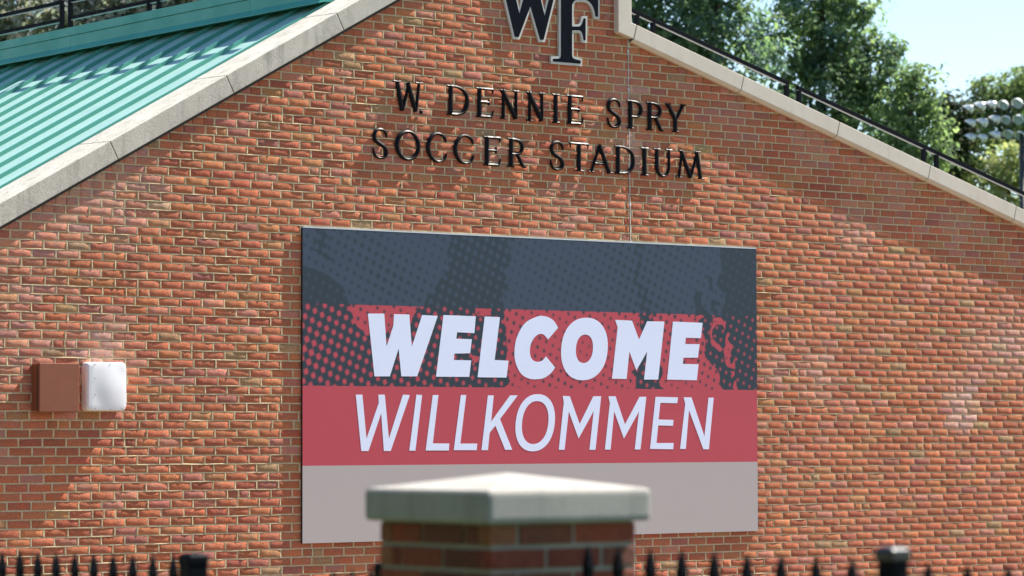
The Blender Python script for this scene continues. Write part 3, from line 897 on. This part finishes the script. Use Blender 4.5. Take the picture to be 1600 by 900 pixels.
# ------------------------------------------------------------------ wall boxes
bx = thing('electrical_box', (-4.40, 0, 1.908), 'brown painted metal box on the brick, left of the white box', 'box')
g = G(); g.box((-4.568, -0.098, 1.908), (-4.238, 0.012, 2.262)); g.build('body', M['box_brown'], bx, bevel=0.004)
g = G(); g.box((-4.574, -0.130, 1.901), (-4.232, -0.1005, 2.268)); g.build('cover', M['box_brown'], bx, bevel=0.006)
g = G(); g.box((-4.5765, -0.1085, 1.92), (-4.5675, -0.0985, 2.25)); g.build('hinge', M['dark_flashing'], bx)
wx = thing('wall_box', (-3.99, 0, 1.908), 'glossy white rounded box on the brick, right of the brown box', 'box')
g = G(); g.box((-4.145, -0.097, 1.910), (-3.797, 0.012, 2.280)); g.build('body', M['box_white'], wx, smooth=False, bevel=0.04, seg=6)
g = G(); N = 21; vs, fs = [], []
for j in range(N):
    for i in range(N):
        u, v = i / (N - 1) * 2 - 1, j / (N - 1) * 2 - 1
        x = -3.968 + 0.164 * u; z = 2.095 + 0.176 * v
        cr = 0.04; ax, az = max(0, abs(0.164 * u) - (0.164 - cr)), max(0, abs(0.176 * v) - (0.176 - cr))
        rr = math.hypot(ax, az)
        if rr > cr:
            x -= math.copysign((rr - cr) * ax / rr, u); z -= math.copysign((rr - cr) * az / rr, v)
        e = max(abs(u), abs(v)) ** 8
        dome = max(0.0, 1 - ((u - 0.15) / 0.95) ** 2 - (v * 0.92) ** 2)
        vs.append((x, -0.0962 - 0.0030 * (1 - e) - 0.009 * dome ** 2, z))
fs = [(j * N + i, j * N + i + 1, j * N + N + i + 1, j * N + N + i) for j in range(N - 1) for i in range(N - 1)]
g.add(vs, fs); g.build('front_cover', M['box_white'], wx, smooth=True)
g = G()
for (px, py) in ((148.5, 569), (173, 568.5), (148.5, 591), (148.5, 616.5), (149, 638), (172.5, 639.5), (191, 639)):
    p = onwall(px, py, -0.1); g = G(); g.tube([(p.x, -0.06, p.z), (p.x, -0.1018, p.z)], [0.0035, 0.0035], 8); g.build('screw', M['screw_grey'], wx)

# ------------------------------------------------------------------ gate pillar
PX, PY, PT, PA = -10.860, -13.790, 1.552, 0.6
pil = thing('brick_pillar', (PX + 0.3, PY + 0.3, 0), 'brick gate pillar with pale stone cap in front of the banner', 'pillar')
stone_rng = random.Random(3)
g = G(); ch = 0.0
cap = [(PX, PY), (PX + PA, PY), (PX + PA, PY + PA), (PX, PY + PA)]
vs = [(x, y, PT - 0.093) for x, y in cap] + [(x, y, PT) for x, y in cap] + [(PX + 0.3, PY + 0.3, PT + 0.046)]
g.add(vs, [(3, 2, 1, 0), (0, 1, 5, 4), (1, 2, 6, 5), (2, 3, 7, 6), (3, 0, 4, 7), (4, 5, 8), (5, 6, 8), (6, 7, 8), (7, 4, 8)])
o = g.build('cap_stone', M['cast_stone'], pil, bevel=0.017, seg=3, smooth=False)
sv, sf, scol = [], [], []
o_ = 0.034; X0, X1, Y0, Y1 = PX + o_, PX + PA - o_, PY + o_, PY + PA - o_
nc = int((PT - 0.093) / CO) + 1
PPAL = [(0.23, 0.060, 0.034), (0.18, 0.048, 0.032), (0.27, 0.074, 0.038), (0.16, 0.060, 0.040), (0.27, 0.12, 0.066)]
LX = X1 - X0
for r in range(nc):
    z1 = PT - 0.0945 - r * CO - 0.004; z0 = z1 - (CO - 0.0125)
    if z0 < 0: continue
    e = 0.1
    for side in range(4):
        first = e if (r + side) % 2 == 0 else 0.0
        edges = [0.0] + [first + j * BL for j in range(4) if 0.02 < first + j * BL < LX - 0.05] + [LX]
        if (r + side) % 2 == 0: edges[-1] = LX
        for a, b in zip(edges[:-1], edges[1:]):
            a2 = a + (0.005 if a > 0 else 0); b2 = b - (0.005 if b < LX else 0)
            o2 = stone_rng.uniform(-0.0015, 0.0015)
            if side == 0: bx_ = (X0 + a2, Y0 - o2, X0 + b2, Y0 + 0.06)
            elif side == 1: bx_ = (X1 - 0.06, Y0 + a2, X1 + o2, Y0 + b2)
            elif side == 2: bx_ = (X1 - b2, Y1 - 0.06, X1 - a2, Y1 + o2)
            else: bx_ = (X0 - o2, Y1 - b2, X0 + 0.06, Y1 - a2)
            if side in (1, 3): bx_ = (bx_[0], max(bx_[1], Y0 + 0.061), bx_[2], min(bx_[3], Y1 - 0.061))
            q = G(); q.box((bx_[0], bx_[1], z0), (bx_[2], bx_[3], z1))
            k0 = len(sv); sv += q.v; sf += [tuple(i + k0 for i in f) for f in q.f]
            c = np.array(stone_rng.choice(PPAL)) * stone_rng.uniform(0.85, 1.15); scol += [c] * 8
me = bpy.data.meshes.new('brick_shaft')
me.from_pydata([(v[0] - pil.location.x, v[1] - pil.location.y, v[2]) for v in sv], [], sf)
at = me.attributes.new('tint', 'FLOAT_COLOR', 'POINT'); cc = np.ones((len(sv), 4), np.float32); cc[:, :3] = scol
at.data.foreach_set('color', cc.ravel())
bm = bmesh.new(); bm.from_mesh(me); bmesh.ops.bevel(bm, geom=bm.edges[:], offset=0.0035, segments=1, affect='EDGES'); bm.to_mesh(me); bm.free()
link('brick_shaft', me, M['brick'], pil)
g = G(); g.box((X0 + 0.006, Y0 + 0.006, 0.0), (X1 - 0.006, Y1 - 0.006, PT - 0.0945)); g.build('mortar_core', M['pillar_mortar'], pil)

# ------------------------------------------------------------------ iron fence in three stretches along one line
FXL = PX + 0.3


def picket_bm(x, y, zt_, w=0.0225):
    g = G(); h = w / 2; a = 0.066
    lv = [(0.06, h), (zt_ - a - 0.004, h), (zt_ - a, h * 1.12), (zt_ - a * 0.45, h * 0.72), (zt_ - 0.004, h * 0.16), (zt_, h * 0.04)]
    vs = [(x + sx * r, y + sy * r, z) for z, r in lv for sx, sy in ((-1, -1), (1, -1), (1, 1), (-1, 1))]
    fs = [(3, 2, 1, 0)] + [(i * 4 + j, i * 4 + (j + 1) % 4, i * 4 + 4 + (j + 1) % 4, i * 4 + 4 + j) for i in range(len(lv) - 1) for j in range(4)] + [tuple(range(20, 24))]
    return g.add(vs, fs)


def post_bm(x, y, zt_, w, capw, dome, cap=False):
    g = G(); h = w / 2; c = capw / 2
    lv = [(0.0, h), (zt_ - 0.03, h)] if not cap else [(zt_ - 0.036, c), (zt_ - dome, c), (zt_ - dome * 0.4, c * 0.86), (zt_, c * 0.55)]
    vs = [(x + sx * r, y + sy * r, z) for z, r in lv for sx, sy in ((-1, -1), (1, -1), (1, 1), (-1, 1))]
    fs = [(3, 2, 1, 0)] + [(i * 4 + j, i * 4 + (j + 1) % 4, i * 4 + 4 + (j + 1) % 4, i * 4 + 4 + j) for i in range(len(lv) - 1) for j in range(4)] + [tuple(range(len(vs) - 4, len(vs)))]
    return g.add(vs, fs)


def fence(label, ys, ztop, posts, y_range, rails):
    t = thing('iron_fence', (FXL, sum(y_range) / 2, 0), label, 'fence', 'black spear-topped fence runs')
    first = None
    for y in ys:
        zt_ = ztop(y)
        picket_bm(FXL, y, zt_).build('picket', M['black_paint'], t)
    for y, z, w, cw, dm in posts:
        po = post_bm(FXL, y, z, w, cw, dm).build('post', M['black_paint'], t, bevel=0.003)
        post_bm(FXL, y, z, w, cw, dm, True).build('post_cap', M['cap_gloss' if y < -15 else 'black_paint'], po, bevel=0.004)
    for z in rails:
        g = G(); g.bar((FXL, y_range[0], z), (FXL, y_range[1], z), 0.03); g.build('rail', M['black_paint'], t)


ysr = [-13.862, -13.994, -14.131, -14.263, -14.396, -14.526, -14.658, -14.791, -14.924, -15.194, -15.329, -15.463, -15.595, -15.727, -15.86, -15.99, -16.12]
fence('black spear-topped fence run out of focus, right of the brick pillar', ysr, lambda y: 1.398 + (y + 13.86) * 0.005, [(-15.071, 1.424, 0.055, 0.066, 0.012)], (PY + o_, -16.2), (0.22, 1.2))
ysl = [-11.656 + 0.1315 * i for i in range(22)]
fence('black spear-topped fence run at the lower left, ending in a square gate post', ysl, lambda y: 1.308 - (y + 11.656) * 0.016, [(-11.781, 1.318, 0.070, 0.074, 0.012)], (-11.78, -8.8), (0.22, 1.10))
fence('short stub of spear-topped fence just behind the brick pillar', [-12.602, -12.704, -12.803], lambda y: 1.286 - (y + 12.602) * 0.07, [(-12.868, 1.318, 0.04, 0.044, 0.012)], (-12.56, Y1), (0.22, 1.08))

# ------------------------------------------------------------------ trees
def tree(name, label, cat, px, lobes, depth, leaf, n, cols, group='trees behind the stadium', seed=1, trunk_r=0.22):
    rg = np.random.default_rng(seed)
    base = atdepth(px, 600, depth); base.z = 0
    leaf = leaf * 0.72
    t = thing(name, base, label, cat, group)
    P, N_, Cc = [], [], []
    vol = np.array([rx * rz * ry for (_, _, rx, rz, ry) in lobes]) ** 0.72; vol /= vol.sum()
    cen = []
    for (lx, ly, rx, rz, ry), f in zip(lobes, vol):
        c0 = np.array(atdepth(lx, ly, depth)); s = depth / FPX
        rx, rz, ry = rx * s, rz * s, ry * s
        cen.append((c0, rx, rz))
        ncl = max(6, int(n * 1.7 * f / 26))
        d = rg.normal(0, 1, (ncl, 3)); d /= np.linalg.norm(d, axis=1)[:, None]
        rad = rg.uniform(0.35, 1.0, ncl) ** 0.55
        cl = c0 + d * rad[:, None] * np.array([rx, ry, rz]) * (1 + 0.16 * rg.normal(0, 1, (ncl, 1)))
        crr = np.abs(rg.normal(1, 0.35, ncl)) * leaf * 2.7
        bright = rg.normal(1, 0.16, ncl)
        for i in range(ncl):
            m = rg.integers(16, 36)
            q = rg.normal(0, 1, (m, 3)); q *= (rg.random(m) ** 0.4 / np.linalg.norm(q, axis=1))[:, None]
            q[:, 2] *= 0.7
            P.append(cl[i] + q * crr[i]); nn = q * 0.8 + d[i] * 0.5 + np.array([0, 0, 0.6]) + rg.normal(0, 0.45, (m, 3))
            N_.append(nn / np.linalg.norm(nn, axis=1)[:, None])
            ca = np.array(cols[rg.integers(len(cols))])
            Cc.append(ca * bright[i] * rg.normal(1, 0.14, (m, 1)))
    P, N_, Cc = np.vstack(P), np.vstack(N_), np.clip(np.vstack(Cc), 0.005, 0.5)
    m = len(P)
    a = np.cross(N_, rg.normal(0, 1, (m, 3))); a /= np.linalg.norm(a, axis=1)[:, None]; b = np.cross(N_, a)
    sz = leaf * rg.uniform(0.55, 1.15, m)[:, None]
    off = np.array(t.location)
    V = np.stack([P - a * sz * 0.75, P - b * sz * 0.42 + N_ * sz * 0.12, P + a * sz * 0.75, P + b * sz * 0.42 + N_ * sz * 0.12], 1).reshape(-1, 3) - off
    me = bpy.data.meshes.new('crown')
    me.from_pydata(V.tolist(), [], np.arange(m * 4).reshape(-1, 4).tolist())
    at = me.attributes.new('tint', 'FLOAT_COLOR', 'POINT'); cc = np.ones((m * 4, 4), np.float32); cc[:, :3] = np.repeat(Cc, 4, 0)
    at.data.foreach_set('color', cc.ravel())
    link('crown', me, M['leaf'], t)
    g = G(); topc = max(cen, key=lambda q: q[0][2])[0]; low = min(q[0][2] for q in cen)
    sp = Vector((base.x, base.y, low * 0.75))
    g.tube([base, base.lerp(sp, 0.5) + Vector((0.1, 0, 0)), sp, Vector(topc)], [trunk_r * 1.3, trunk_r, trunk_r * 0.8, 0.05], 9)
    for c0, rx, rz in cen:
        q = sp + Vector((0, 0, rg.uniform(-0.5, 0.6))); e = Vector(c0)
        g.tube([q, q.lerp(e, 0.5) + Vector((0, 0, 0.3)), e], [trunk_r * 0.5, trunk_r * 0.3, 0.04], 6)
    g.build('trunk', M['bark'], t, smooth=True)


GD = [(0.099, 0.159, 0.119), (0.151, 0.222, 0.150), (0.200, 0.270, 0.161), (0.115, 0.181, 0.186)]
GM = [(0.183, 0.254, 0.150), (0.248, 0.315, 0.174), (0.151, 0.211, 0.139)]
GB = [(0.348, 0.367, 0.186), (0.284, 0.338, 0.174), (0.380, 0.367, 0.247)]
GO = [(0.17, 0.235, 0.115), (0.14, 0.205, 0.105), (0.22, 0.25, 0.13)]
GP = [(0.318, 0.331, 0.328), (0.240, 0.259, 0.274), (0.398, 0.368, 0.379)]
tree('broadleaf_tree', 'tall dense green tree directly behind the upright stone on the right slope', 'tree', 1090,
     [(1070, 10, 105, 110, 110), (1010, 90, 80, 90, 90), (1130, 90, 90, 110, 100), (1060, 170, 120, 90, 110), (1130, -90, 110, 90, 100), (1000, -60, 90, 90, 90), (1180, 200, 80, 70, 80)], 78, 0.20, 13000, GD, seed=2)
tree('broadleaf_tree', 'tall leafy tree whose edge meets the open sky above the long handrail', 'tree', 1285,
     [(1285, -40, 85, 80, 80), (1255, 60, 85, 80, 80), (1325, 55, 72, 70, 70), (1290, 150, 85, 70, 80), (1365, 120, 48, 62, 60), (1350, 200, 80, 70, 70), (1250, 230, 80, 60, 70), (1390, 75, 22, 32, 30)], 84, 0.19, 11000, GD + GM, seed=3)
tree('broadleaf_tree', 'mid-sized green tree with a pointed top beside the open sky', 'tree', 1420,
     [(1420, 165, 34, 60, 40), (1440, 145, 25, 40, 30), (1400, 240, 60, 60, 50), (1450, 230, 40, 60, 45), (1425, 120, 14, 24, 20), (1380, 300, 80, 50, 60)], 80, 0.17, 5200, GM, seed=4)
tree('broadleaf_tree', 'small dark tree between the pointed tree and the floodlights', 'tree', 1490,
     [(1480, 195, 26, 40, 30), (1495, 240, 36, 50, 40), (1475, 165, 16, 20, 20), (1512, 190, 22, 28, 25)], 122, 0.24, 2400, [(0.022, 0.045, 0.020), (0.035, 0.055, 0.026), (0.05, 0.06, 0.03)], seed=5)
tree('broadleaf_tree', 'olive tree rising behind the floodlights', 'tree', 1560,
     [(1550, 160, 40, 34, 40), (1590, 150, 38, 38, 40), (1540, 195, 50, 45, 45), (1600, 190, 60, 50, 50), (1535, 132, 17, 12, 15), (1620, 130, 40, 30, 40)], 130, 0.25, 4200, GO, seed=6)
tree('broadleaf_tree', 'bright yellow-green tree below the floodlights at the right edge', 'tree', 1560,
     [(1530, 285, 62, 48, 55), (1580, 265, 48, 42, 50), (1490, 300, 50, 40, 50), (1625, 290, 60, 55, 50), (1560, 340, 80, 50, 60)], 124, 0.25, 5000, GB, seed=7)
tree('broadleaf_tree', 'low shadowed tree behind the lower end of the long handrail', 'tree', 1500,
     [(1480, 350, 80, 40, 60), (1400, 335, 70, 45, 60), (1560, 370, 70, 45, 60)], 70, 0.18, 3000, GD, seed=8)
def shade_tree(x, y, label, seed):
    rg = np.random.default_rng(seed); t = thing('broadleaf_tree', (x, y, 0), label, 'tree', 'added shade trees west of the fence')
    g = G(); g.tube([(x, y, 0), (x + 0.1, y, 1.2), (x, y + 0.1, 2.6), (x, y, 7)], [0.42, 0.32, 0.27, 0.06], 10)
    n = 9000; d = rg.normal(0, 1, (n, 3)); d /= np.linalg.norm(d, axis=1)[:, None]
    lob = np.array([(0, 0, 6, 4.2), (2.2, 1.5, 4.6, 2.8), (-2.0, 2, 4.8, 3), (0.5, -2.6, 4.6, 3), (0, 0.5, 8.6, 2.8), (1.6, -1, 3.4, 2.2), (1.5, 2.5, 3.2, 2)])
    for l in lob[1:]: g.tube([(x, y, 2.4), (x + l[0] * 0.5, y + l[1] * 0.5, l[2] * 0.8), (x + l[0], y + l[1], l[2])], [0.15, 0.1, 0.03], 6)
    g.build('trunk', M['bark'], t, smooth=True)
    w = lob[rg.integers(len(lob), size=n)]
    P = w[:, :3] + d * (rg.random(n) ** 0.4 * w[:, 3])[:, None]
    N_ = d + rg.normal(0, 0.6, (n, 3)) + np.array([0, 0, 0.5]); N_ /= np.linalg.norm(N_, axis=1)[:, None]
    a = np.cross(N_, rg.normal(0, 1, (n, 3))); a /= np.linalg.norm(a, axis=1)[:, None]; b = np.cross(N_, a)
    sz = rg.uniform(0.2, 0.36, n)[:, None]
    V = np.stack([P - a * sz, P - b * sz * 0.6, P + a * sz, P + b * sz * 0.6], 1).reshape(-1, 3)
    me = bpy.data.meshes.new('crown'); me.from_pydata(V.tolist(), [], np.arange(n * 4).reshape(-1, 4).tolist())
    at = me.attributes.new('tint', 'FLOAT_COLOR', 'POINT'); cc = np.ones((n * 4, 4), np.float32)
    cc[:, :3] = np.repeat(np.array([0.036, 0.066, 0.040]) * rg.normal(1, 0.2, (n, 1)).clip(0.3), 4, 0); at.data.foreach_set('color', cc.ravel())
    link('crown', me, M['leaf'], t)


for px, lb2, sd, lo in ((20, 'pale grey-green tree behind the railing at the top left corner', 21, [(0, 10, 90, 60, 70), (40, 60, 70, 60, 70), (-40, 60, 80, 60, 70), (30, -40, 60, 50, 60)]),
                    (150, 'pale grey-green tree behind the gap between the two fascia railings', 22, [(150, 40, 70, 55, 60), (120, 0, 35, 50, 40), (180, -10, 50, 45, 50), (185, 60, 60, 50, 50)]),
                    (290, 'pale grey-green tree beyond the railing nearest the gable', 23, [(265, 30, 55, 50, 50), (320, 10, 60, 55, 55), (290, -45, 50, 40, 45), (240, -20, 24, 24, 25)])):
    tree('broadleaf_tree', lb2, 'tree', px, lo, 95, 0.26, 3600, GP, seed=sd)

# two unseen trees added left of the camera to shade the pillar's west face
for i, (x, y, lb2) in enumerate(((-19.6, -11.2, 'wide spreading shade tree added out of view west of the fence, the one nearer the gable'), (-23.0, -17.5, 'wide spreading shade tree added out of view west of the fence, the one nearer the camera'))):
    shade_tree(x, y, lb2, 31 + i)

# ------------------------------------------------------------------ floodlight mast
FD = 112
mp_ = atdepth(1597, 215, FD)
mast = thing('floodlight_mast', (mp_.x, mp_.y, 0), 'tall dark stadium floodlight mast with three rows of round lamps', 'floodlight')
g = G(); g.tube([(mp_.x, mp_.y, 0), (mp_.x, mp_.y, mp_.z + 0.15)], [0.17, 0.10], 14); g.build('pole', M['pole_dark'], mast, smooth=True)
right = RT; fwd = Vector((FW.x, FW.y, 0)).normalized()
rows = ((163, (1515, 1531, 1550, 1570, 1590, 1611, 1631, 1650)), (187, (1519, 1536, 1554, 1573, 1593, 1613, 1632, 1651)), (211, (1518, 1537, 1555, 1575, 1595, 1615, 1634, 1652)))
aim = (-right * 0.35 - fwd * 0.8 + Vector((0, 0, -0.45))).normalized()
for py, pxs in rows:
    g = G(); g.bar(atdepth(1512, py + 4, FD + 0.35), atdepth(1656, py + 4, FD + 0.35), 0.09, 0.11); g.build('crossarm', M['pole_dark'], mast)
    for i, px in enumerate(pxs):
        dz = 6 * (1 - i / 3) if i < 3 else 0
        p = atdepth(px + 1.5 * math.sin(i * 1.7 + py), py + dz + 1.5 * math.cos(i * 2.3 + py), FD); s = FD / FPX * (8.2 + 0.5 * math.sin(i * 2.1 + py))
        ax = ((-right * 1.0 + fwd * (0.30 - 0.12 * i) + Vector((0, 0, -0.45))) if i < 3 else (-right * (0.85 - i * 0.09) - fwd * 0.8 + Vector((0, 0, -0.30)))).normalized()
        g = G(); prof_ = [(-1.05, 0.28), (-0.8, 0.52), (-0.4, 0.80), (0.0, 0.95)]
        g.tube([p + ax * (a * s) for a, r in prof_], [r * s for a, r in prof_], 16)
        hs = g.build('lamp', M['lamp_housing'], mast, smooth=True)
        g = G(); g.tube([p + ax * (0.005 * s), p + ax * (0.06 * s)], [0.93 * s, 0.90 * s], 16)
        g.build('lens', M['lamp_lens_skylit' if i > 2 else 'lamp_lens_dark'], hs)
        # visor: a half shell over the upper side of the lens
        up_ = (Vector((0, 0, 1)) - ax * ax.z).normalized(); sd_ = ax.cross(up_)
        g = G(); vs, fs = [], []
        for q in range(13):
            t_ = math.pi * (q / 12 * 1.2 - 0.1); rv = (sd_ * math.cos(t_) + up_ * math.sin(t_))
            ln = 0.25 + 0.75 * max(0.0, math.sin(t_))
            for a_, r_ in ((-0.05, 1.0), (ln, 1.08), (ln, 1.03), (-0.05, 0.96)): vs.append(p + ax * (a_ * s) + rv * (r_ * s))
        for q in range(12):
            for e_ in range(4): fs.append((q * 4 + e_, q * 4 + (e_ + 1) % 4, q * 4 + 4 + (e_ + 1) % 4, q * 4 + 4 + e_))
        g.add(vs, fs); g.build('visor', M['lamp_visor'], hs)
